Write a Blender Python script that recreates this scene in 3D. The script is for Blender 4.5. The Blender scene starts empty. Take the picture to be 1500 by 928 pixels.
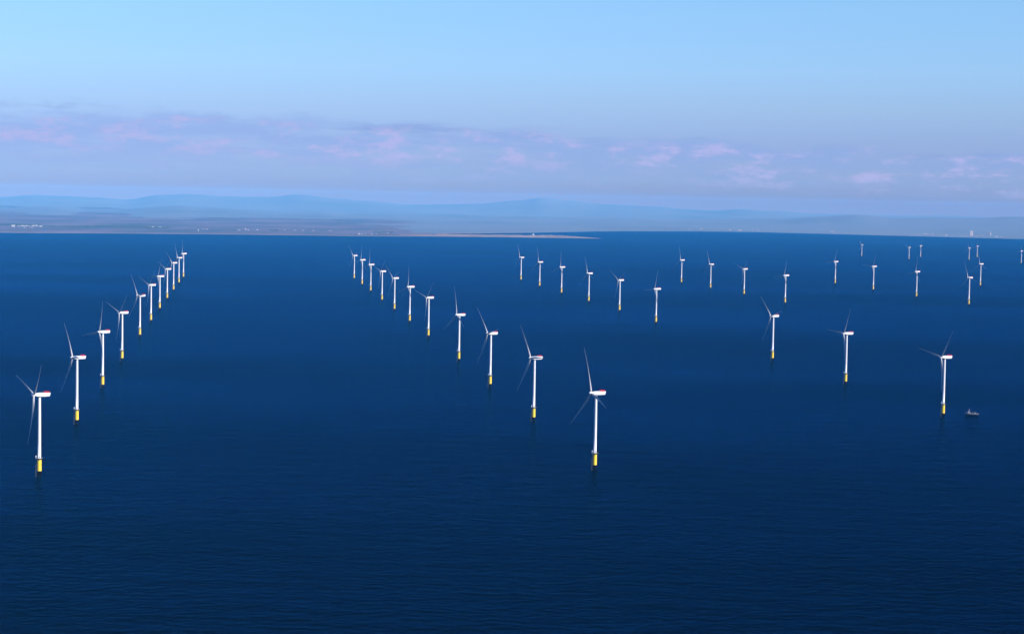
import bpy, bmesh, math, random
from mathutils import Vector, Matrix, noise
random.seed(7)
R = math.radians
PI = math.pi
sc = bpy.context.scene
C = sc.collection

# ------------------------------------------------------------------ camera
F = 2880.0            # focal length in photo pixels (photo 1500 px wide)
CAM_H = 366.0
TILT = math.atan(173.0 / F)
ROLL = 0.0187
cd = bpy.data.cameras.new('camera')
cam = bpy.data.objects.new('camera', cd)
C.objects.link(cam)
cd.sensor_width = 36.0
cd.lens = 36.0 * F / 1500.0
cd.clip_start = 1.0
cd.clip_end = 400000.0
cam.matrix_world = (Matrix.Translation((0, 0, CAM_H)) @ Matrix.Rotation(PI / 2 - TILT, 4, 'X')
                    @ Matrix.Rotation(ROLL, 4, 'Z'))
sc.camera = cam
CM = cam.matrix_world.to_3x3()

# ------------------------------------------------------------------ light
SUN_EL, SUN_AZ = 36.0, 120.0      # azimuth clockwise from +Y (the view direction)
w = bpy.data.worlds.new('World')
sc.world = w
w.use_nodes = True
sd = bpy.data.lights.new('sun', 'SUN')
sd.energy = 4.3
sd.angle = R(0.5)
sd.color = (1.0, 0.95, 0.88)
so = bpy.data.objects.new('sun', sd)
C.objects.link(so)
to_sun = Vector((math.sin(R(SUN_AZ)) * math.cos(R(SUN_EL)), math.cos(R(SUN_AZ)) * math.cos(R(SUN_EL)), math.sin(R(SUN_EL))))
so.rotation_euler = to_sun.to_track_quat('Z', 'Y').to_euler()
so.location = (0, 0, 3000)
sc.view_settings.view_transform = 'Standard'
sc.view_settings.look = 'None'
sc.view_settings.exposure = 0.7
sc.view_settings.gamma = 1.0
HAZE_DENSITY = 2.35e-5
HAZE_COLOR = (0.06, 0.41, 0.97)
sc.cycles.volume_bounces = 2
sc.cycles.use_denoising = True
sc.cycles.use_adaptive_sampling = False
sc.cycles.max_bounces = 6

def build_world():
    nt = w.node_tree
    N, L = nt.nodes, nt.links
    bg = N['Background']
    sky = N.new('ShaderNodeTexSky')
    sky.sky_type = 'NISHITA'
    sky.sun_disc = False
    sky.sun_elevation = R(SUN_EL)
    sky.sun_rotation = R(SUN_AZ)
    sky.altitude = 366
    sky.air_density = 1.0
    sky.dust_density = 0.5
    sky.ozone_density = 3.0
    tc = N.new('ShaderNodeTexCoord')
    sp = N.new('ShaderNodeSeparateXYZ')
    L.new(tc.outputs['Generated'], sp.inputs[0])
    cz = N.new('ShaderNodeMath'); cz.operation = 'MAXIMUM'; cz.inputs[1].default_value = 0.004
    L.new(sp.outputs[2], cz.inputs[0])
    cv = N.new('ShaderNodeCombineXYZ')
    L.new(sp.outputs[0], cv.inputs[0]); L.new(sp.outputs[1], cv.inputs[1]); L.new(cz.outputs[0], cv.inputs[2])
    L.new(cv.outputs[0], sky.inputs[0])
    def math_(op, a, b=None, c=None):
        n = N.new('ShaderNodeMath'); n.operation = op
        for k, v in enumerate((a, b, c)):
            if v is None: continue
            if isinstance(v, (int, float)): n.inputs[k].default_value = v
            else: L.new(v, n.inputs[k])
        return n.outputs[0]
    az = math_('ARCTAN2', sp.outputs[0], sp.outputs[1])
    el = math_('ARCSINE', sp.outputs[2])
    # sky tint by elevation (radians), darkened above the frame to cut ambient light
    mr = N.new('ShaderNodeMapRange'); L.new(el, mr.inputs[0])
    mr.inputs[1].default_value = -0.02; mr.inputs[2].default_value = 0.50
    def ramp(stops, fac):
        r = N.new('ShaderNodeValToRGB')
        e = r.color_ramp.elements
        while len(e) < len(stops): e.new(0.5)
        for k, (p, c) in enumerate(stops):
            e[k].position = p; e[k].color = (*c, 1)
        L.new(fac, r.inputs[0])
        return r.outputs[0]
    def P(e): return (e + 0.02) / 0.52
    tint = ramp(SKY_TINT(P), mr.outputs[0])
    mul = N.new('ShaderNodeMix'); mul.data_type = 'RGBA'; mul.blend_type = 'MULTIPLY'
    mul.inputs[0].default_value = 1.0
    L.new(sky.outputs[0], mul.inputs[6]); L.new(tint, mul.inputs[7])
    col = mul.outputs[2]
    # cloud bank low over the far coast
    def field(scale_az, scale_el, off, detail, rough):
        cb = N.new('ShaderNodeCombineXYZ')
        L.new(math_('MULTIPLY', az, scale_az), cb.inputs[0])
        L.new(math_('MULTIPLY', el, scale_el), cb.inputs[1])
        cb.inputs[2].default_value = off
        n = N.new('ShaderNodeTexNoise')
        n.inputs['Scale'].default_value = 1.0
        n.inputs['Detail'].default_value = detail
        n.inputs['Roughness'].default_value = rough
        L.new(cb.outputs[0], n.inputs['Vector'])
        return n.outputs[0]
    def smooth(x, a, b, lo=0.0, hi=1.0):
        m = N.new('ShaderNodeMapRange'); m.interpolation_type = 'SMOOTHSTEP'
        L.new(x, m.inputs[0])
        m.inputs[1].default_value = a; m.inputs[2].default_value = b
        m.inputs[3].default_value = lo; m.inputs[4].default_value = hi
        return m.outputs[0]
    def mix(a, b, fac):
        m = N.new('ShaderNodeMix'); m.data_type = 'RGBA'
        L.new(fac, m.inputs[0]); L.new(a, m.inputs[6])
        if isinstance(b, tuple): m.inputs[7].default_value = (*b, 1)
        else: L.new(b, m.inputs[7])
        return m.outputs[2]
    # ragged upper edge of the bank, sloping down to the right
    jag = math_('MULTIPLY_ADD', math_('SUBTRACT', field(26, 75, 3.1, 6, 0.62), 0.5), 0.020, el)
    e2 = math_('MULTIPLY_ADD', az, 0.030, jag)
    top = smooth(e2, 0.031, 0.0375, 1.0, 0.0)
    low = smooth(el, 0.000, 0.030, 0.25, 1.0)
    body = smooth(field(18, 120, 9.7, 7, 0.66), 0.34, 0.60)
    bank = math_('MULTIPLY', math_('MULTIPLY', top, low), body)
    col = mix(col, CLOUD_SHADE, math_('MULTIPLY', bank, 0.50))
    rim = math_('MULTIPLY', smooth(e2, 0.0265, 0.0315), smooth(e2, 0.0325, 0.0360, 1.0, 0.0))
    rimn = smooth(field(14, 190, 5.2, 6, 0.6), 0.46, 0.66)
    col = mix(col, CLOUD_DARK, math_('MULTIPLY', math_('MULTIPLY', rim, rimn), 0.55))
    band = math_('MULTIPLY', smooth(e2, 0.010, 0.020), smooth(e2, 0.030, 0.0345, 1.0, 0.0))
    puff = smooth(field(48, 140, 21.3, 8, 0.68), 0.47, 0.64)
    col = mix(col, CLOUD_LIT, math_('MULTIPLY', math_('MULTIPLY', puff, band), 0.85))
    veil = smooth(field(30, 160, 47.0, 7, 0.66), 0.48, 0.72)
    low2 = math_('MULTIPLY', smooth(el, 0.003, 0.009), smooth(e2, 0.014, 0.026, 1.0, 0.0))
    col = mix(col, CLOUD_VEIL, math_('MULTIPLY', math_('MULTIPLY', veil, low2), 0.55))
    L.new(col, bg.inputs[0])
    bg.inputs[1].default_value = SKY_STRENGTH
SKY_STRENGTH = 0.10
def SKY_TINT(P):
    return [(P(-0.02), (0.29, 0.20, 0.18)), (P(0.001), (0.29, 0.20, 0.18)), (P(0.005), (0.325, 0.40, 0.80)), (P(0.010), (0.34, 0.47, 0.98)), (P(0.031), (0.38, 0.48, 0.93)), (P(0.048), (0.46, 0.58, 0.93)), (P(0.066), (0.52, 0.68, 1.0)),
            (P(0.0985), (0.55, 0.75, 1.0)), (P(0.25), (0.20, 0.42, 0.85)), (1.0, (0.10, 0.28, 0.70))]
CLOUD_SHADE = (1.62, 2.45, 4.95)
CLOUD_DARK = (1.45, 2.20, 4.30)
CLOUD_LIT = (2.85, 2.95, 5.1)
CLOUD_VEIL = (2.2, 2.7, 4.9)
build_world()

# ------------------------------------------------------------------ helpers
def ray(px, py):
    return CM @ Vector(((px - 750.0) / F, -(py - 464.0) / F, -1.0))
def sea_point(px, py, z=0.0):
    d = ray(px, py); t = (z - CAM_H) / d.z
    return Vector((d.x * t, d.y * t, z))
def at_dist(px, py, dist):
    """point seen at photo pixel (px, py) whose ground distance is dist"""
    d = ray(px, py); t = dist / math.hypot(d.x, d.y)
    return Vector((d.x * t, d.y * t, CAM_H + d.z * t))
def interp(tab, x):
    if x <= tab[0][0]: return tab[0][1]
    for (a, ya), (b, yb) in zip(tab, tab[1:]):
        if x <= b: return ya + (yb - ya) * (x - a) / (b - a)
    return tab[-1][1]
def sinterp(tab, x):
    if x <= tab[0][0]: return tab[0][1]
    for (a, ya), (b, yb) in zip(tab, tab[1:]):
        if x <= b:
            t = (x - a) / (b - a); t = t * t * (3 - 2 * t)
            return ya + (yb - ya) * t
    return tab[-1][1]

def obj(name, bm, mat, parent=None, smooth=False):
    me = bpy.data.meshes.new(name)
    bm.normal_update()
    bm.to_mesh(me); bm.free()
    if smooth:
        for p in me.polygons: p.use_smooth = True
    for m in (mat if isinstance(mat, (list, tuple)) else [mat]): me.materials.append(m)
    o = bpy.data.objects.new(name, me)
    C.objects.link(o)
    if parent: o.parent = parent
    return o
def empty(name, loc=(0, 0, 0), rz=0.0):
    o = bpy.data.objects.new(name, None); C.objects.link(o)
    o.location = loc; o.rotation_euler = (0, 0, rz)
    return o
def tag(o, label=None, cat=None, group=None, kind=None):
    for k, v in (('label', label), ('category', cat), ('group', group), ('kind', kind)):
        if v: o[k] = v
    return o
def copy_tree(o, parent=None):
    c = o.copy(); C.objects.link(c)
    if parent: c.parent = parent
    for ch in list(o.children): copy_tree(ch, c)
    return c
def box(bm, x0, x1, y0, y1, z0, z1):
    vs = [bm.verts.new(p) for p in ((x0,y0,z0),(x1,y0,z0),(x1,y1,z0),(x0,y1,z0),(x0,y0,z1),(x1,y0,z1),(x1,y1,z1),(x0,y1,z1))]
    for f in ((3,2,1,0),(4,5,6,7),(0,1,5,4),(1,2,6,5),(2,3,7,6),(3,0,4,7)):
        bm.faces.new([vs[i] for i in f])
def lathe(bm, prof, seg=32, cx=0.0, cy=0.0, cap=True):
    rings = []
    for r, z in prof:
        rings.append([bm.verts.new((cx + r * math.cos(2*PI*k/seg), cy + r * math.sin(2*PI*k/seg), z)) for k in range(seg)])
    for a, b in zip(rings, rings[1:]):
        for k in range(seg):
            bm.faces.new((a[k], a[(k+1) % seg], b[(k+1) % seg], b[k]))
    if cap:
        # caps on vertices of their own, so smooth shading keeps the sides straight
        bm.faces.new([bm.verts.new(v.co) for v in rings[0]][::-1]); bm.faces.new([bm.verts.new(v.co) for v in rings[-1]])
def tube(bm, p, q, r, seg=6):
    p, q = Vector(p), Vector(q)
    d = (q - p); u = d.to_track_quat('Z', 'Y').to_matrix()
    a = [bm.verts.new(p + u @ Vector((r*math.cos(2*PI*k/seg), r*math.sin(2*PI*k/seg), 0))) for k in range(seg)]
    b = [bm.verts.new(q + u @ Vector((r*math.cos(2*PI*k/seg), r*math.sin(2*PI*k/seg), 0))) for k in range(seg)]
    for k in range(seg): bm.faces.new((a[k], a[(k+1) % seg], b[(k+1) % seg], b[k]))
    bm.faces.new(a[::-1]); bm.faces.new(b)
def loft(bm, rings):
    rs = [[bm.verts.new(p) for p in r] for r in rings]
    n = len(rs[0])
    for a, b in zip(rs, rs[1:]):
        for k in range(n): bm.faces.new((a[k], a[(k+1) % n], b[(k+1) % n], b[k]))
    bm.faces.new(rs[0][::-1]); bm.faces.new(rs[-1])
    bmesh.ops.recalc_face_normals(bm, faces=bm.faces)

def mat(name, col, rough=0.5, var=0.0, scale=0.2, spec=0.5, metal=0.0, col2=None):
    m = bpy.data.materials.new(name); m.use_nodes = True
    N, L = m.node_tree.nodes, m.node_tree.links
    b = N['Principled BSDF']
    b.inputs['Roughness'].default_value = rough
    b.inputs['Metallic'].default_value = metal
    b.inputs['Specular IOR Level'].default_value = spec
    tc = N.new('ShaderNodeTexCoord'); n = N.new('ShaderNodeTexNoise')
    n.inputs['Scale'].default_value = scale; n.inputs['Detail'].default_value = 5
    L.new(tc.outputs['Object'], n.inputs['Vector'])
    r = N.new('ShaderNodeValToRGB'); e = r.color_ramp.elements
    e[0].position = 0.35; e[1].position = 0.65
    c2 = col2 or tuple(c * (1 - var) for c in col)
    e[0].color = (*c2, 1); e[1].color = (*col, 1)
    L.new(n.outputs[0], r.inputs[0]); L.new(r.outputs[0], b.inputs['Base Color'])
    return m

M = {}
M['white'] = mat('white_paint', (0.82, 0.82, 0.80), 0.38, 0.06, 0.15)
M['blade'] = mat('blade_gelcoat', (0.44, 0.44, 0.44), 0.5, 0.04, 0.1)
M['yellow'] = mat('yellow_paint', (0.92, 0.66, 0.03), 0.5, 0.06, 0.4)
M['growth'] = mat('splash_zone_growth', (0.006, 0.005, 0.004), 0.95, 0.5, 0.8, spec=0.0)
M['steel'] = mat('dark_steel', (0.05, 0.05, 0.05), 0.6, 0.3, 1.0)
M['red'] = mat('red_railing', (0.70, 0.03, 0.03), 0.5, 0.1, 1.0)
M['grey'] = mat('grey_deck', (0.20, 0.21, 0.21), 0.7, 0.2, 0.5)
M['hull'] = mat('boat_hull', (0.012, 0.014, 0.025), 0.4, 0.2, 0.3)
M['boatgrey'] = mat('boat_grey_white', (0.33, 0.34, 0.36), 0.5, 0.2, 0.5)
M['glass'] = mat('dark_glass', (0.02, 0.025, 0.03), 0.1, 0.2, 0.5)
M['house'] = mat('render_wall', (0.55, 0.55, 0.56), 0.8, 0.08, 0.1)
M['slate'] = mat('slate_roof', (0.30, 0.29, 0.30), 0.7, 0.2, 0.2)
M['whiteroof'] = mat('pale_sheet_roof', (0.62, 0.62, 0.62), 0.5, 0.1, 0.1)
M['concrete'] = mat('pale_concrete', (0.62, 0.58, 0.58), 0.85, 0.12, 0.1)
M['foliage'] = mat('far_foliage', (0.05, 0.075, 0.03), 0.9, 0.4, 0.02)

# ------------------------------------------------------------------ the sea
WATER_BODY = (0.0, 0.0002, 0.001)
WATER_GLOSS = (0.015, 0.18, 0.50)
WATER_REFL = 0.95
def sea_material():
    m = bpy.data.materials.new('sea_water'); m.use_nodes = True
    N, L = m.node_tree.nodes, m.node_tree.links
    N.remove(N['Principled BSDF'])
    dif = N.new('ShaderNodeBsdfDiffuse'); dif.inputs[0].default_value = (*WATER_BODY, 1)
    glo = N.new('ShaderNodeBsdfAnisotropic'); glo.inputs['Color'].default_value = (*WATER_GLOSS, 1)
    fr = N.new('ShaderNodeFresnel'); fr.inputs[0].default_value = 1.333
    fm = N.new('ShaderNodeMath'); fm.operation = 'MULTIPLY'; fm.inputs[1].default_value = WATER_REFL
    gust = N.new('ShaderNodeMapRange')
    # waves hide each other at low angles: Fresnel of the mean surface times that of the wave facets
    fg = N.new('ShaderNodeFresnel'); fg.inputs[0].default_value = 1.333
    ff = N.new('ShaderNodeMath'); ff.operation = 'MULTIPLY'
    L.new(fr.outputs[0], ff.inputs[0]); L.new(fg.outputs[0], ff.inputs[1])
    L.new(ff.outputs[0], fm.inputs[0])
    ms = N.new('ShaderNodeMixShader'); L.new(fm.outputs[0], ms.inputs[0]); L.new(dif.outputs[0], ms.inputs[1]); L.new(glo.outputs[0], ms.inputs[2])
    L.new(ms.outputs[0], N['Material Output'].inputs['Surface'])
    tc = N.new('ShaderNodeTexCoord')
    def noise_(sx, sy, rot, detail, rough, kind='FBM'):
        mp = N.new('ShaderNodeMapping'); L.new(tc.outputs['Object'], mp.inputs[0])
        mp.inputs['Rotation'].default_value = (0, 0, rot)
        mp.inputs['Scale'].default_value = (sx, sy, 1)
        n = N.new('ShaderNodeTexNoise'); n.inputs['Scale'].default_value = 1
        n.inputs['Detail'].default_value = detail; n.inputs['Roughness'].default_value = rough
        L.new(mp.outputs[0], n.inputs['Vector'])
        return n.outputs[0]
    swell = noise_(1/15, 1/11, 0.30, 2, 0.5)
    chop = noise_(1/7, 1/6, -0.30, 2, 0.5)
    roll = noise_(1/75, 1/38, 0.05, 2, 0.5)
    patch = noise_(1/2600, 1/900, 0.1, 4, 0.6)
    mr = N.new('ShaderNodeMapRange'); L.new(patch, mr.inputs[0])
    mr.inputs[1].default_value = 0.35; mr.inputs[2].default_value = 0.65
    mr.inputs[3].default_value = 0.75; mr.inputs[4].default_value = 1.1
    L.new(patch, gust.inputs[0])
    gust.inputs[1].default_value = 0.35; gust.inputs[2].default_value = 0.65
    gust.inputs[3].default_value = WATER_REFL * 0.66; gust.inputs[4].default_value = WATER_REFL * 1.28
    L.new(gust.outputs[0], fm.inputs[1])
    b1 = N.new('ShaderNodeBump'); b1.inputs['Distance'].default_value = 6.0
    b0 = N.new('ShaderNodeBump'); b0.inputs['Distance'].default_value = 9.0
    L.new(roll, b0.inputs['Height']); L.new(b0.outputs[0], b1.inputs['Normal'])
    L.new(swell, b1.inputs['Height'])
    b2 = N.new('ShaderNodeBump'); b2.inputs['Distance'].default_value = 2.6
    L.new(mr.outputs[0], b2.inputs['Strength'])
    L.new(chop, b2.inputs['Height']); L.new(b1.outputs[0], b2.inputs['Normal'])
    L.new(b2.outputs[0], glo.inputs['Normal']); L.new(b1.outputs[0], fr.inputs['Normal'])
    glo.inputs['Roughness'].default_value = 0.16
    return m
bm = bmesh.new()
X, Y0, Y1 = 90000, -8000, 64000
vs = [bm.verts.new(p) for p in ((-X, Y0, 0), (X, Y0, 0), (X, Y1, 0), (-X, Y1, 0))]
bm.faces.new(vs)
tag(obj('sea', bm, sea_material()), kind='structure')

# ------------------------------------------------------------------ far coast and hills
def land_material(name, stops, scale):
    m = bpy.data.materials.new(name); m.use_nodes = True
    N, L = m.node_tree.nodes, m.node_tree.links
    b = N['Principled BSDF']; b.inputs['Roughness'].default_value = 0.9
    b.inputs['Specular IOR Level'].default_value = 0.1
    tc = N.new('ShaderNodeTexCoord')
    mp = N.new('ShaderNodeMapping'); L.new(tc.outputs['Object'], mp.inputs[0])
    mp.inputs['Scale'].default_value = (scale, scale * 0.45, scale)
    n = N.new('ShaderNodeTexNoise'); n.inputs['Scale'].default_value = 1
    n.inputs['Detail'].default_value = 8; n.inputs['Roughness'].default_value = 0.65
    L.new(mp.outputs[0], n.inputs['Vector'])
    r = N.new('ShaderNodeValToRGB'); e = r.color_ramp.elements
    while len(e) < len(stops): e.new(0.5)
    for k, (p, c) in enumerate(stops): e[k].position = p; e[k].color = (*c, 1)
    L.new(n.outputs[0], r.inputs[0]); L.new(r.outputs[0], b.inputs['Base Color'])
    return m
M['plain'] = land_material('coastal_plain', [(0.3, (0.035, 0.055, 0.06)), (0.45, (0.075, 0.08, 0.09)), (0.55, (0.115, 0.10, 0.13)), (0.7, (0.14, 0.13, 0.16))], 1/900)
M['hill'] = land_material('hazy_hill_grass', [(0.3, (0.09, 0.13, 0.16)), (0.5, (0.12, 0.16, 0.21)), (0.7, (0.14, 0.18, 0.23))], 1/3000)  # distance haze mixed into the grass colours as extra blue
M['sand'] = land_material('sand', [(0.3, (0.15, 0.12, 0.10)), (0.7, (0.27, 0.22, 0.19))], 1/500)

COAST = [(-400, 334), (0, 340.2), (60, 340.8), (200, 341.6), (350, 343.0), (500, 345.0), (700, 347.0)]
FARCOAST = [(500, 340.8), (700, 341.2), (790, 340.4), (870, 338.8), (920, 338.4), (1000, 338.6), (1100, 339.6), (1200, 342), (1350, 346), (1500, 350), (1900, 358)]
RB = [(-400, 300), (-100, 304), (0, 306), (77, 303), (150, 310), (260, 302), (300, 305), (417, 311), (467, 311), (520, 315), (683, 318), (767, 319), (833, 320), (933, 320), (1000, 323), (1060, 322), (1140, 321), (1207, 317), (1253, 314.5), (1317, 319), (1433, 319), (1483, 317.5), (1600, 319), (1900, 326)]
RC = [(-400, 283), (-100, 287), (0, 289), (50, 285.5), (100, 287), (133, 288.5), (187, 292), (233, 285.5), (283, 284.5), (333, 288), (400, 288), (433, 285), (500, 291), (533, 294), (600, 300), (700, 298.5), (760, 294), (793, 290), (833, 294), (883, 299), (967, 302.5), (1000, 306), (1050, 308), (1083, 306), (1133, 309), (1200, 314), (1350, 316), (1500, 320), (1900, 326)]
def ground_dist(px, py):
    p = sea_point(px, py); return math.hypot(p.x, p.y)
def crest_h(tab, px, dist):
    return at_dist(px, sinterp(tab, px), dist).z
def land_profile(px):
    inlet = min(max((px - 600) / 60.0, 0), 1)
    yc = interp(COAST, px) * (1 - inlet) + interp(FARCOAST, px) * inlet
    d0 = ground_dist(px, yc)
    dB = max(36000, d0 + 8500); dC = 55000
    hB = max(crest_h(RB, px, dB), 20); hC = max(crest_h(RC, px, dC), 40)
    dF = d0 + (0.42 if px < 600 else 0.30) * (dB - d0)
    nodes = [(d0 - 250, -2.0), (d0, 1.2), (d0 + 250, 5.0), (dF, 10.0), (dB, hB), (dB + 5500, hB * 0.55), (dC, hC), (dC + 7000, hC * 0.5)]
    return d0, nodes
cols = list(range(-300, 1801, 5))
NR = 90
bm = bmesh.new()
grid = []
for px in cols:
    d0, nodes = land_profile(px)
    dirv = ray(px, 300); dirv = Vector((dirv.x, dirv.y)).normalized()
    colv = []
    dmax = nodes[-1][0]
    dists = [d0 - 250, d0, d0 + 60, d0 + 250] + [d0 + 250 + (dmax - d0 - 250) * (k / (NR - 4)) ** 1.15 for k in range(1, NR - 3)]
    for d in dists:
        z = sinterp(nodes, d)
        x, y = dirv.x * d, dirv.y * d
        if d > d0 + 2500:
            f = min((d - d0 - 2500) / 8000, 1)
            z += f * (noise.fractal(Vector((x / 2000, y / 2600, 0.3)), 0.8, 2.0, 6) * 15)
            z = max(z, 4.0)
        colv.append(bm.verts.new((x, y, z)))
    grid.append(colv)
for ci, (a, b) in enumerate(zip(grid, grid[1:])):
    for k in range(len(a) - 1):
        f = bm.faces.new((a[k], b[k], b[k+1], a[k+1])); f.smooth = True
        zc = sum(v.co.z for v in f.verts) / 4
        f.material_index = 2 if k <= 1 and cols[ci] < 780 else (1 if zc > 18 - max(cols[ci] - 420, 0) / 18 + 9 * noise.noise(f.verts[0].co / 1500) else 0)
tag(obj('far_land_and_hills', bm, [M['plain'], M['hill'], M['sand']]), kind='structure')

# low sand spit in front of the inlet
bm = bmesh.new()
FRONT = [(585, 345.9), (640, 346.4), (700, 347.0), (800, 348.2), (850, 348.8), (882, 349.3)]
BACK = [(585, 341.0), (640, 342.0), (700, 343.4), (760, 344.4), (800, 345.0), (830, 346.2), (860, 347.9), (882, 349.15)]
prev = None
for i in range(100):
    px = 585 + (882 - 585) * i / 99
    yf = interp(FRONT, px) + noise.noise(Vector((px / 14, 0, 0))) * 0.12; yb = interp(BACK, px)
    row = []
    for t in (0, 0.12, 0.3, 0.6, 0.85, 1.0):
        p = sea_point(px, yf + (yb - yf) * t)
        z = -1 if t in (0, 1.0) else (3.5 if t == 0.12 else 9 + 6 * noise.noise(Vector((px / 9, t * 3, 1))))
        if i > 85: z = min(z, 9 - (i - 85) * 0.65) if z > 0 else z
        row.append(bm.verts.new((p.x, p.y, z)))
    if prev:
        for k in range(5):
            f = bm.faces.new((prev[k], row[k], row[k+1], prev[k+1])); f.smooth = True
            f.material_index = 1 if (k in (0, 1) or 790 < px or (px > 640 and k == 2)) else 0
    prev = row
tag(obj('sand_spit', bm, [M['plain'], M['sand']]), kind='structure')

# ------------------------------------------------------------------ haze
bm = bmesh.new()
box(bm, -95000, 95000, -9000, 68000, -4.0, 520.0)
hm = bpy.data.materials.new('haze_air'); hm.use_nodes = True
nt = hm.node_tree
nt.nodes.remove(nt.nodes['Principled BSDF'])
pv = nt.nodes.new('ShaderNodeVolumePrincipled')
pv.inputs['Color'].default_value = (*HAZE_COLOR, 1)
pv.inputs['Density'].default_value = HAZE_DENSITY
pv.inputs['Density Attribute'].default_value = ''
pv.inputs['Absorption Color'].default_value = (0.80, 0.58, 1, 1)
pv.inputs['Anisotropy'].default_value = -0.3
nt.links.new(pv.outputs[0], nt.nodes['Material Output'].inputs['Volume'])
tag(obj('haze', bm, hm), kind='stuff')

# ------------------------------------------------------------------ wind turbine
HUB_X, HUB_Z, BLADE = -7.4, 105.0, 64.0
def make_turbine():
    root = empty('wind_turbine')
    # tower
    bm = bmesh.new()
    lathe(bm, [(2.3, 23.4), (2.3, 24.0), (2.15, 24.1), (2.1, 45), (2.0, 65), (1.85, 85), (1.65, 101.9)], 40)
    obj('tower', bm, M['white'], root, True)
    bm = bmesh.new(); box(bm, -.6, .6, -2.3, -1.9, 24.3, 26.6)
    obj('door', bm, M['grey'], root)
    # foundation: yellow transition piece over a dark monopile
    bm = bmesh.new()
    lathe(bm, [(2.9, 6.6), (2.9, 7.0), (2.9, 14), (2.9, 22.2), (2.9, 22.6), (2.8, 22.8), (2.8, 23.3)], 40)
    fd = obj('transition_piece', bm, M['yellow'], root, True)
    bm = bmesh.new()
    lathe(bm, [(2.95, -6), (2.95, 0), (2.95, 7.2)], 40)
    for z in (2.2, 4.4): lathe(bm, [(3.05, z), (3.05, z + 0.5)], 40)
    obj('pile', bm, M['growth'], root, True)
    # boat landing on the left (shaded) side
    bm = bmesh.new()
    for s in (-0.9, 0.9):
        tube(bm, (-4.6, s, -3), (-4.6, s, 15.5), 0.28)
        for z in (0.5, 5, 10, 15): tube(bm, (-3.0, s, z), (-4.6, s, z), 0.18)
    for k in range(26): tube(bm, (-4.2, -0.35, -1 + k * 0.95), (-4.2, 0.35, -1 + k * 0.95), 0.06, 4)
    for s in (-0.35, 0.35): tube(bm, (-4.2, s, -2), (-4.2, s, 24.5), 0.09, 4)
    obj('boat_landing', bm, M['steel'], fd)
    bm = bmesh.new()
    for a in (60, 120, 188):
        tube(bm, (3.1*math.cos(R(a)), 3.1*math.sin(R(a)), -4), (3.1*math.cos(R(a)), 3.1*math.sin(R(a)), 20), 0.2)
    obj('cable_duct', bm, M['steel'], fd)
    # platform with railing, davit crane and a cabinet
    bm = bmesh.new()
    lathe(bm, [(2.95, 22.0), (4.6, 22.7), (4.7, 22.8), (4.7, 23.35), (2.35, 23.36)], 32)
    pf = obj('platform', bm, M['steel'], root)
    bm = bmesh.new()
    for z in (23.9, 24.45):
        for k in range(24):
            a, b = 2*PI*k/24, 2*PI*(k+1)/24
            tube(bm, (4.6*math.cos(a), 4.6*math.sin(a), z), (4.6*math.cos(b), 4.6*math.sin(b), z), 0.05, 4)
    for k in range(24):
        a = 2*PI*k/24; tube(bm, (4.6*math.cos(a), 4.6*math.sin(a), 23.3), (4.6*math.cos(a), 4.6*math.sin(a), 24.5), 0.05, 4)
    obj('railing', bm, M['grey'], pf)
    bm = bmesh.new()
    tube(bm, (-4.6, -1.2, 23.3), (-4.6, -1.2, 27.2), 0.28); tube(bm, (-4.6, -1.2, 27.0), (-2.4, -4.6, 28.6), 0.22)
    box(bm, -5.2, -4.0, -1.8, -0.6, 25.6, 26.9)
    obj('davit_crane', bm, M['white'], pf)
    # nacelle
    bm = bmesh.new()
    rings = []
    for x, hw, zt, zb in ((-5.2, 1.9, 106.8, 103.2), (-4.2, 2.3, 107.2, 102.8), (-1.0, 2.6, 107.5, 102.4), (5.5, 2.7, 107.5, 102.3), (12.2, 2.65, 107.45, 102.6), (12.5, 2.6, 107.4, 102.7)):
        sec = []
        c = 0.55
        for (y, z) in ((-hw, zb + c), (-hw + c, zb), (hw - c, zb), (hw, zb + c), (hw, zt - c), (hw - c, zt), (-hw + c, zt), (-hw, zt - c)):
            sec.append((x + (0.24 * (z - zb) if x > 10 else 0), y, z))
        rings.append(sec)
    loft(bm, rings)
    nac = obj('nacelle', bm, M['white'], root)
    bm = bmesh.new()
    lathe(bm, [(1.75, 101.6), (1.9, 101.7), (1.9, 102.45)], 32)
    obj('yaw_ring', bm, M['steel'], nac)
    # red helicopter hoist platform on the rear roof
    bm = bmesh.new()
    x0, x1, y, z = 6.2, 12.4, 2.5, 107.52
    box(bm, x0, x1, -y, y, z, z + 0.25)
    for zz in (0.9, 1.6): 
        tube(bm, (x0, -y, z + zz), (x1, -y, z + zz), 0.12, 5); tube(bm, (x0, y, z + zz), (x1, y, z + zz), 0.12, 5)
        tube(bm, (x0, -y, z + zz), (x0, y, z + zz), 0.12, 5); tube(bm, (x1, -y, z + zz), (x1, y, z + zz), 0.12, 5)
    for k in range(9):
        xx = x0 + (x1 - x0) * k / 8
        for s in (-1, 1): tube(bm, (xx, s * y, z), (xx, s * y, z + 1.65), 0.11, 5)
    obj('hoist_platform', bm, M['red'], nac)
    bm = bmesh.new()
    tube(bm, (3.2, 1.2, 107.4), (3.2, 1.2, 109.6), 0.09, 5); tube(bm, (3.2, 0.6, 109.4), (3.2, 1.8, 109.4), 0.07, 5)
    obj('wind_vane', bm, M['steel'], nac)
    # hub, tilted axis; spins about local X
    bm = bmesh.new()
    seg = 24; rings = []
    for x, r in ((2.0, 1.7), (1.5, 2.0), (-1.2, 2.1), (-2.2, 1.8), (-3.0, 1.2), (-3.4, 0.5)):
        rings.append([(x, r*math.cos(2*PI*k/seg), r*math.sin(2*PI*k/seg)) for k in range(seg)])
    loft(bm, rings)
    hub = obj('hub', bm, M['white'], root, True)
    hub.location = (HUB_X, 0, HUB_Z)
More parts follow.
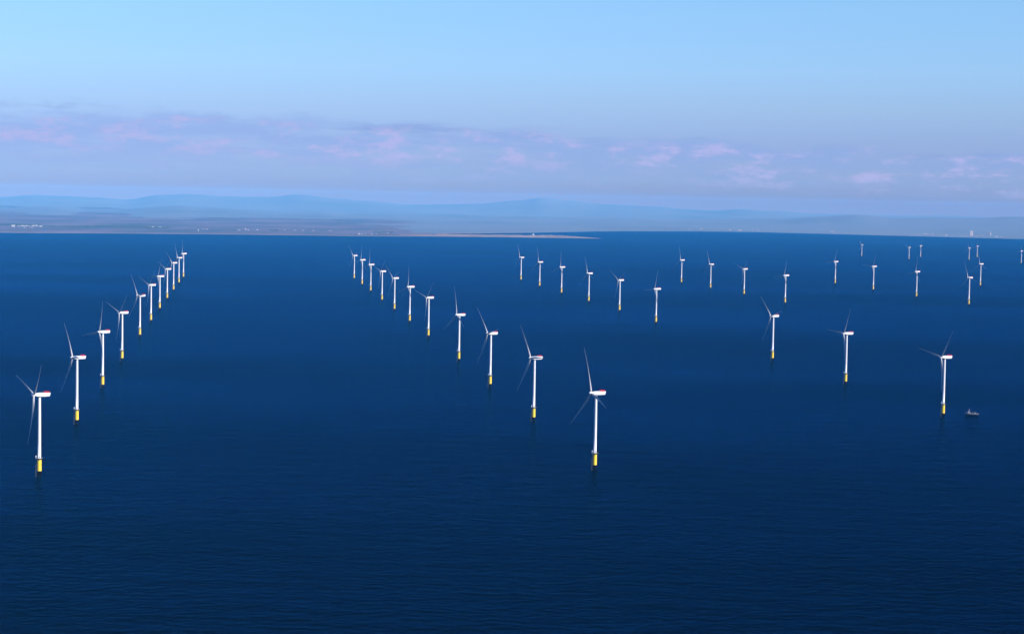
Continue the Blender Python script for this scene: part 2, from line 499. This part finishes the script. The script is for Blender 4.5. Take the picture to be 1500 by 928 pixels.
    # blade: twisted, tapered, pre-bent aerofoil loft along +Z
    bm = bmesh.new(); rings = []; NS = 30; NP = 20
    for i in range(NS + 1):
        s = i / NS
        z = 1.6 + s * (BLADE - 1.6)
        chord = interp([(0, 2.7), (0.05, 2.7), (0.13, 3.5), (0.20, 3.9), (0.28, 3.6), (0.5, 2.4), (0.75, 1.35), (0.93, 0.75), (0.985, 0.45), (1, 0.12)], s)
        th = interp([(0, 1.0), (0.05, 0.98), (0.12, 0.66), (0.2, 0.42), (0.35, 0.28), (0.6, 0.21), (1, 0.17)], s)
        beta = R(interp([(0, 30), (0.1, 29), (0.2, 25), (0.35, 18), (0.55, 12), (0.75, 8.5), (1, 6)], s))
        rnd = max(0.0, min(1.0, (th - 0.42) / 0.5))
        ax = interp([(0, 0.5), (0.05, 0.5), (0.2, 0.33), (1, 0.30)], s)
        le = Vector((-math.sin(beta), -math.cos(beta))); pn = Vector((-math.cos(beta), math.sin(beta)))
        xo = -(math.tan(R(3.0)) * z + 4.0 * s * s)
        sec = []
        for k in range(NP):
            a = 2 * PI * k / NP
            cx = 0.5 * (1 + math.cos(a))        # 0 = leading edge ... 1 = trailing edge (a=0)
            air = 5 * th * (0.2969*math.sqrt(max(cx, 0)) - 0.126*cx - 0.3516*cx*cx + 0.2843*cx**3 - 0.1036*cx**4) * chord
            cir = 0.5 * th * chord * abs(math.sin(a))
            t = (air * (1 - rnd) + cir * rnd) * (1 if math.sin(a) >= 0 else -1)
            camber = -0.04 * chord * 4 * cx * (1 - cx) * (1 - rnd)
            p = le * ((ax - cx) * chord) + pn * (t + camber)
            sec.append((p.x + xo, p.y, z))
        rings.append(sec)
    loft(bm, rings)
    for k in range(3):
        if k == 0: b = obj('blade', bm, M['blade'], hub, True); b0 = b
        else: b = b0.copy(); C.objects.link(b); b.parent = hub
        b.rotation_euler = (2 * PI * k / 3, 0, 0)
    return root
def place(root, px, py, phase, yaw, scale=1.0):
    p = sea_point(px, py)
    root.location = p
    root.rotation_euler = (0, 0, R(yaw))
    root.scale = (scale,) * 3
    for ch in root.children:
        if ch.name.startswith('hub'):
            ch.rotation_euler = (R(90 - phase), R(4.0), 0)

proto = make_turbine()
used = [False]
def turbine(px, py, phase, yaw, label, group, scale=1.0):
    t = proto if not used[0] else copy_tree(proto)
    used[0] = True
    place(t, px, py, phase, yaw, scale)
    tag(t, label, 'wind turbine', group)
    return t
ORD = ['nearest', 'second nearest', 'third nearest', 'fourth nearest', 'fifth nearest', 'sixth nearest',
       'seventh nearest', 'fourth farthest', 'third farthest', 'second farthest', 'farthest']
left_row = [(57.4, 697.3, 42, 30), (112.4, 621, 4, 29), (150.2, 568.2, 70, 36), (178.7, 528.8, 40, 36), (204.8, 493.7, 4, 33), (221, 471.8, 40, 35),
            (233.9, 453.8, 61, 35), (244.8, 438.9, 36, 34), (254.1, 426.2, 18, 34), (262, 415.8, 112, 33), (268.6, 407.2, 78, 33)]
how = ['white turbine with yellow base, left and upper blades spread, frontmost of left row',
       'white turbine second from the front of the left row, one blade pointing up and left',
       'white turbine third from the front of the left row, one blade straight up',
       'white turbine fourth from the front of the left row, blades making a wide V',
       'white turbine fifth from the front of the left row, blade raised steeply left',
       'white turbine sixth from the front of the left row, short bright blade tilted left',
       'white turbine seventh from the front of the left row, in the middle of its tail',
       'pale turbine fourth from the far end of the left row',
       'pale turbine third from the far end of the left row, blade tilted left',
       'pale turbine second from the far end of the left row, close to the end one',
       'pale turbine at the far end of the left row, upright blade']
for (a, l) in zip(left_row, how): turbine(*a, l, 'wind turbines of the left row')
mid_row = [(870.8, 688, 107, 24), (781.4, 616.8, 4, 25), (717.8, 567, 11, 26), (672, 529.5, 97, 27), (627.3, 494.7, 43, 30), (599.9, 472.7, 80, 28),
           (577.6, 455.1, 20, 28), (559.4, 441.2, 40, 28), (542.8, 427.5, 80, 28), (530.3, 418, 75, 28), (518.7, 409.2, 15, 28)]
how = ['large white turbine with yellow base, frontmost of the middle row, long blade pointing up',
       'white turbine second from the front of the middle row, long blade raised left',
       'white turbine third from the front of the middle row, blades spread in a Y',
       'white turbine fourth from the front of the middle row',
       'white turbine fifth from the front of the middle row, blade reaching far left',
       'white turbine sixth from the front of the middle row, one blade upright',
       'white turbine seventh from the front of the middle row, blade tilted to the upper left',
       'pale turbine fourth from the far end of the middle row, blade tilted left',
       'pale turbine third from the far end of the middle row, blade upright',
       'pale turbine second from the far end of the middle row',
       'pale turbine at the far end of the middle row, small blade tilted left']
for (a, l) in zip(mid_row, how): turbine(*a, l, 'wind turbines of the middle row')
arc = [(763, 411.3, 110, 26), (790.3, 420.5, 97, 26), (822.3, 430.6, 80, 26), (862.2, 443.1, 106, 26), (907.3, 456.7, 28, 26), (960.7, 474.3, 68, 25)]
how = ['pale turbine at the far left end of the six right of the middle row',
       'pale turbine second from the left of the six right of the middle row',
       'pale turbine third from the left of the six right of the middle row, blade upright',
       'white turbine fourth from the left of the six right of the middle row',
       'white turbine fifth from the left of the six right of the middle row',
       'white turbine at the near right end of the six, tall upright blade']
for (a, l) in zip(arc, how): turbine(*a, l, 'wind turbines of the row right of centre')
arc2 = [(998, 415, 98, 25), (1040.6, 423.3, 108, 25), (1089.7, 432.5, 40, 25), (1149.9, 445.2, 69, 24)]
how = ['pale turbine at the far left end of the row of four on the right',
       'pale turbine second from the left in the row of four on the right',
       'pale turbine third from the left in the row of four, blade tilted left',
       'white turbine at the near right end of the row of four, upright blade']
for (a, l) in zip(arc2, how): turbine(*a, l, 'wind turbines of the row of four')
arc3 = [(1223.2, 416.4, 66, 24), (1279, 425.8, 57, 24), (1342.2, 436, 76, 24), (1419, 447.8, 111, 24)]
how = ['pale turbine at the far left end of the rightmost slanting row, upright blade',
       'pale turbine second from the left in the rightmost slanting row, short blades',
       'pale turbine third from the left in the rightmost slanting row, blade upright',
       'pale turbine at the near right end of the rightmost slanting row, blade tilted left']
for (a, l) in zip(arc3, how): turbine(*a, l, 'wind turbines of the rightmost slanting row')
turbine(1435.8, 419.6, 100, 24, 'pale turbine standing alone just behind the near end of the rightmost row', 'lone wind turbines on the right')
turbine(1131.3, 528.5, 14, 23, 'white turbine with yellow base, blades spread wide, left of the three big ones at right', 'three large turbines in front on the right')
turbine(1238.4, 563.2, 57, 17, 'white turbine with yellow base, middle of the three big ones at right, blade pointing up', 'three large turbines in front on the right')
turbine(1381.2, 610.7, 50, 20, 'white turbine with yellow base beside the small boat, two long dark blades', 'three large turbines in front on the right')
small = [(1262.2, 375.6, 5, 24), (1331.4, 380.2, 35, 24), (1348.4, 377, 60, 24), (1419.4, 381.2, 100, 24), (1431.2, 377.4, 80, 24), (1495.8, 386.2, 70, 24)]
how = ['tiny faint turbine near the far shore, farthest left of the small ones',
       'tiny faint turbine near the far shore, left one of the first close pair',
       'tiny faint turbine near the far shore, right one of the first close pair',
       'tiny faint turbine near the far shore, left one of the second close pair',
       'tiny faint turbine near the far shore, right one of the second close pair',
       'tiny faint turbine at the right edge of the view']
for (a, l) in zip(small, how): turbine(*a, l, 'small distant wind turbines', 0.80)

# ------------------------------------------------------------------ work boat
def boat():
    root = empty('work_boat')
    tag(root, 'small dark-hulled work boat with white wheelhouse beside the right-hand turbine', 'boat')
    # bow towards -X
    bm = bmesh.new(); rings = []
    for x, hw, zt in ((-12.5, 0.15, 4.9), (-11.0, 1.3, 4.6), (-8, 2.6, 4.1), (-4, 3.3, 3.6), (2, 3.5, 3.3), (8, 3.4, 3.3), (11.5, 3.1, 3.4)):
        kx = x * 0.93
        rings.append([(x, -hw, zt), (x * 0.99, -hw * 0.96, 1.0), (kx, -hw * 0.7, -0.9), (kx, hw * 0.7, -0.9), (x * 0.99, hw * 0.96, 1.0), (x, hw, zt)])
    loft(bm, rings); hull = obj('hull', bm, M['hull'], root)
    bm = bmesh.new()
    pts = [(-12.4, 0.2, 4.9), (-11, 1.35, 4.6), (-8, 2.7, 4.1), (-4, 3.4, 3.6), (2, 3.6, 3.3), (8, 3.5, 3.3), (11.5, 3.2, 3.4)]
    for s in (-1, 1):
        for (a, b) in zip(pts, pts[1:]): tube(bm, (a[0], s * a[1], a[2]), (b[0], s * b[1], b[2]), 0.09, 6)
    obj('rubbing_strake', bm, M['white'], hull)
    bm = bmesh.new(); box(bm, -3.0, 11.0, -2.9, 2.9, 2.22, 2.42)
    obj('deck', bm, M['grey'], root)
    bm = bmesh.new()
    loft(bm, [[(-8.0, -2.1, 3.0), (-8.0, 2.1, 3.0), (-3.4, 2.2, 2.6), (-3.4, -2.2, 2.6)], [(-7.6, -2.0, 5.4), (-7.6, 2.0, 5.4), (-3.6, 2.0, 5.4), (-3.6, -2.0, 5.4)],
              [(-6.9, -1.8, 6.9), (-6.9, 1.8, 6.9), (-4.0, 1.8, 6.9), (-4.0, -1.8, 6.9)], [(-7.1, -1.95, 6.95), (-7.1, 1.95, 6.95), (-3.8, 1.95, 6.95), (-3.8, -1.95, 6.95)], [(-7.1, -1.95, 7.2), (-7.1, 1.95, 7.2), (-3.8, 1.95, 7.2), (-3.8, -1.95, 7.2)]])
    wh = obj('wheelhouse', bm, M['boatgrey'], root)
    bm = bmesh.new()
    for s in (-1, 1):
        for k in range(3): box(bm, -6.5 + k * 0.95, -5.8 + k * 0.95, s * 1.93 - .1, s * 1.93 + .1, 5.5, 6.5)
    obj('window', bm, M['glass'], wh)
    bm = bmesh.new()
    tube(bm, (-5.2, 0, 7.2), (-5.0, 0, 11.0), 0.14); tube(bm, (-5.1, -1.1, 10), (-5.1, 1.1, 10), 0.09); tube(bm, (-5.1, -.7, 11), (-5.1, .7, 11), 0.2)
    obj('mast', bm, M['white'], root)
    bm = bmesh.new(); box(bm, 3.9, 6.6, -1.4, 1.4, 2.42, 4.4); box(bm, 3.8, 6.7, -1.5, 1.5, 4.4, 4.6)
    obj('aft_cabin', bm, M['boatgrey'], root)
    bm = bmesh.new(); tube(bm, (0.5, 1.4, 2.4), (0.5, 1.4, 5.2), 0.3); tube(bm, (0.5, 1.4, 5.0), (3.4, 1.0, 6.6), 0.2)
    obj('deck_crane', bm, M['grey'], root)
    bm = bmesh.new()
    for s in (-1, 1):
        tube(bm, (-2.8, s * 3.2, 3.3), (10.8, s * 3.1, 3.3), 0.08, 5)
        for k in range(8): tube(bm, (-2.8 + k * 1.94, s * 3.2, 2.3), (-2.8 + k * 1.94, s * 3.2, 3.3), 0.06, 5)
    obj('railing', bm, M['grey'], root)
    for ch in root.children:
        if not ch.name.startswith('hull'): ch.location.z = 1.1
    root.location = sea_point(1424, 608.3)
    root.rotation_euler = (0, 0, R(-8))
boat()

# ------------------------------------------------------------------ buildings on the far shore
def house_proto(kind):
    nm = {'house': 'coastal_house', 'shed': 'coastal_shed', 'block': 'tower_block'}[kind]
    root = empty(nm)
    bm = bmesh.new()
    if kind == 'block':
        box(bm, -1, 1, -.6, .6, 0, 1); wall = obj('wall', bm, M['concrete'], root)
        bm = bmesh.new(); box(bm, -.7, .7, -.4, .4, 1.0, 1.06); obj('roof', bm, M['concrete'], root)
    else:
        box(bm, -1, 1, -.55, .55, 0, 0.7 if kind == 'house' else 0.85); wall = obj('wall', bm, M['house'], root)
        zr = 0.7 if kind == 'house' else 0.85
        bm = bmesh.new()
        loft(bm, [[(x, -.62, zr), (x, .62, zr), (x, 0.02, 1.0), (x, -0.02, 1.0)] for x in (-1.05, 1.05)])
        obj('roof', bm, M['slate'] if kind == 'house' else M['whiteroof'], root)
    bm = bmesh.new()
    rows = 5 if kind == 'block' else 1
    for r in range(rows):
        for k in range(5):
            x = -.8 + k * .4; z = (r + .4) / rows * (1 if kind == 'block' else .62)
            s = .6 if kind == 'block' else .55
            box(bm, x - .08, x + .08, -s - .01, -s + .02, z, z + .3 / rows)
    obj('window', bm, M['glass'], root)
    return root
protos = {}
def building(px, py, wpx, hpx, kind, label, group):
    if kind in protos: b = copy_tree(protos[kind])
    else: b = protos[kind] = house_proto(kind)
    z = 4.0
    p = sea_point(px, py + hpx / 2, z)
    d = math.hypot(p.x, p.y); s = d / F
    d0, nodes = land_profile(px)
    zz = sinterp(nodes, d)
    if 640 < px < 885: zz = 8
    p = sea_point(px, py + hpx / 2, zz); zg = p.z
    b.location = (p.x, p.y, zg - 1.0)
    b.rotation_euler = (0, 0, -math.atan2(p.x, p.y) + random.uniform(-.25, .25))
    b.scale = (wpx * s / 2, max(wpx * s / 2, 9), hpx * s + 1.0)
    tag(b, label, 'building', group)
clusters = {
 'the far-left cluster, counted rightwards': [(19.5, 330.7, 4.6, 2.4, 'shed'), (28, 330.8, 3, 1.2, 'house'), (33.5, 330.6, 4.5, 1.3, 'shed'), (39, 330.6, 3, 1.3, 'shed'), (43.5, 331.2, 2, 1.3, 'house'), (49, 330.5, 4, 1.4, 'shed'), (53.5, 330.2, 3, 1.4, 'shed'), (60, 331.3, 4.6, 1.4, 'shed'), (36, 333, 2, 1, 'house'), (47, 333.2, 2, 1, 'house')],
 'the second shore cluster from the left': [(224, 332.8, 2.6, 1.8, 'shed'), (234.5, 333, 4, 1.6, 'shed'), (240, 332.6, 2, 1, 'house')],
 'the beach village left of centre': [(290.5, 336.8, 1.3, 2.4, 'house'), (303, 335.4, 3, 1, 'house'), (298, 335.6, 2, .9, 'house')],
 'the scattered beach houses right of the village': [(344, 337, 3, 1, 'house'), (350, 336.8, 3, 1, 'house'), (359.5, 335.5, 1.5, 1.7, 'shed'), (363.5, 336.5, 1.8, 1.2, 'shed'), (377, 336.6, 1.8, 1.2, 'shed'), (401, 336.4, 1.8, 1, 'house'), (417, 336.6, 1.4, 1.1, 'house'), (432, 337.2, 3, .9, 'house'), (444, 337.2, 3, .9, 'house'), (459, 337.4, 4, 1, 'house'), (484, 337.5, 4, .9, 'house')],
 'the resort row below dark trees': [(526, 342.4, 2.4, 1.3, 'shed'), (530, 342.8, 1.4, 1.2, 'house'), (535.5, 342.8, 1.2, 1.2, 'house'), (544.5, 343, 1.3, 1.3, 'shed'), (552, 342.4, 1.6, .9, 'house'), (568.5, 341, 1.2, 2, 'house')],
 'the thin line on the right-hand shore': [(1011, 335.4, 4, .9, 'house'), (1027, 335.4, 3, 1.4, 'shed'), (1069.5, 336.6, 2, 1.8, 'shed'), (1084, 337.2, 5.5, 1.2, 'shed'), (1103, 337.2, 1.2, 1.2, 'house'), (1111, 337.2, 1.2, 1.2, 'house'), (1219, 338.9, 5, 1, 'shed'), (1222, 340.6, 5, .9, 'house')],
 'the harbour town at far right': [(1341.5, 343.4, 2.5, .8, 'house'), (1346.5, 343.2, 2.5, .8, 'house'), (1354, 342.4, 4, 1, 'shed'), (1358.3, 342.8, 3, 1.6, 'shed'), (1366, 343.4, 3.4, 1.2, 'house'), (1386, 344.7, 2.6, 1.9, 'shed'), (1412.5, 345.4, 6, .8, 'house'), (1430.5, 345.6, 4, .9, 'house'), (1437, 345.6, 4, 1.1, 'shed'), (1459.5, 346.4, 4, 1.3, 'shed'), (1464.5, 346.6, 3, 1.3, 'shed'), (1470, 346.8, 4, 1, 'house')],
}
NUM = ['first', 'second', 'third', 'fourth', 'fifth', 'sixth', 'seventh', 'eighth', 'ninth', 'tenth', 'eleventh', 'twelfth']
for cl, items in clusters.items():
    for k, it in enumerate(sorted(items)):
        building(*it, f'tiny white building, {NUM[k]} of {cl}', 'buildings in ' + cl)
building(1423, 342.0, 4.0, 6.6, 'block', 'tall square pinkish block, the tallest on the right-hand far shore', 'power station blocks')
building(1449, 342.6, 4.4, 4.6, 'block', 'wide white-topped block right of the tallest one on the far shore', 'power station blocks')
def lighthouse():
    root = empty('lighthouse')
    tag(root, 'small pale lighthouse on the low sand spit at centre right', 'lighthouse')
    bm = bmesh.new(); lathe(bm, [(7, 0), (5, 20), (4, 26)], 16); obj('tower', bm, M['house'], root, True)
    bm = bmesh.new(); lathe(bm, [(3, 26.05), (3, 30), (0.3, 34)], 12); obj('lantern', bm, M['glass'], root)
    bm = bmesh.new(); box(bm, -16, 16, 8, 18, 0, 9); obj('keepers_house', bm, M['house'], root)
    p = sea_point(781, 346.2); root.location = (p.x, p.y, 5.0)
lighthouse()

# dark far-off woodland belts behind the shore: one uncountable mass
bm = bmesh.new()
belts = [(-40, 15, 329.6, 1.6, 90), (15, 28, 329.0, 2.2, 40), (60, 82, 331.6, 1.3, 40), (85, 195, 331.8, 1.2, 180), (195, 215, 332.2, 1.6, 40), (214, 252, 333.4, 1.6, 80), (396, 406, 337.6, 1.0, 18), (548, 575, 340.4, 1.2, 40), (340, 345, 337.6, .8, 8), (30, 60, 329.5, 1.2, 60)]
for x0, x1, y, sp, n in belts:
    for _ in range(n):
        px = random.uniform(x0, x1); py = y + random.uniform(-sp, sp) * 0.5
        p = sea_point(px, py, 6.0)
        d0, nodes = land_profile(px); z = sinterp(nodes, math.hypot(p.x, p.y))
        p = sea_point(px, py, z)
        r = random.uniform(5, 10)
        vs = bmesh.ops.create_icosphere(bm, subdivisions=1, radius=1.0)['verts']
        for v in vs:
            v.co = Vector((p.x + v.co.x * r * random.uniform(1.2, 2.4), p.y + v.co.y * r, z + 3 + v.co.z * r * random.uniform(.5, 1.0)))
tag(obj('distant_woodland', bm, M['foliage']), kind='stuff')
bpy.context.view_layer.update()
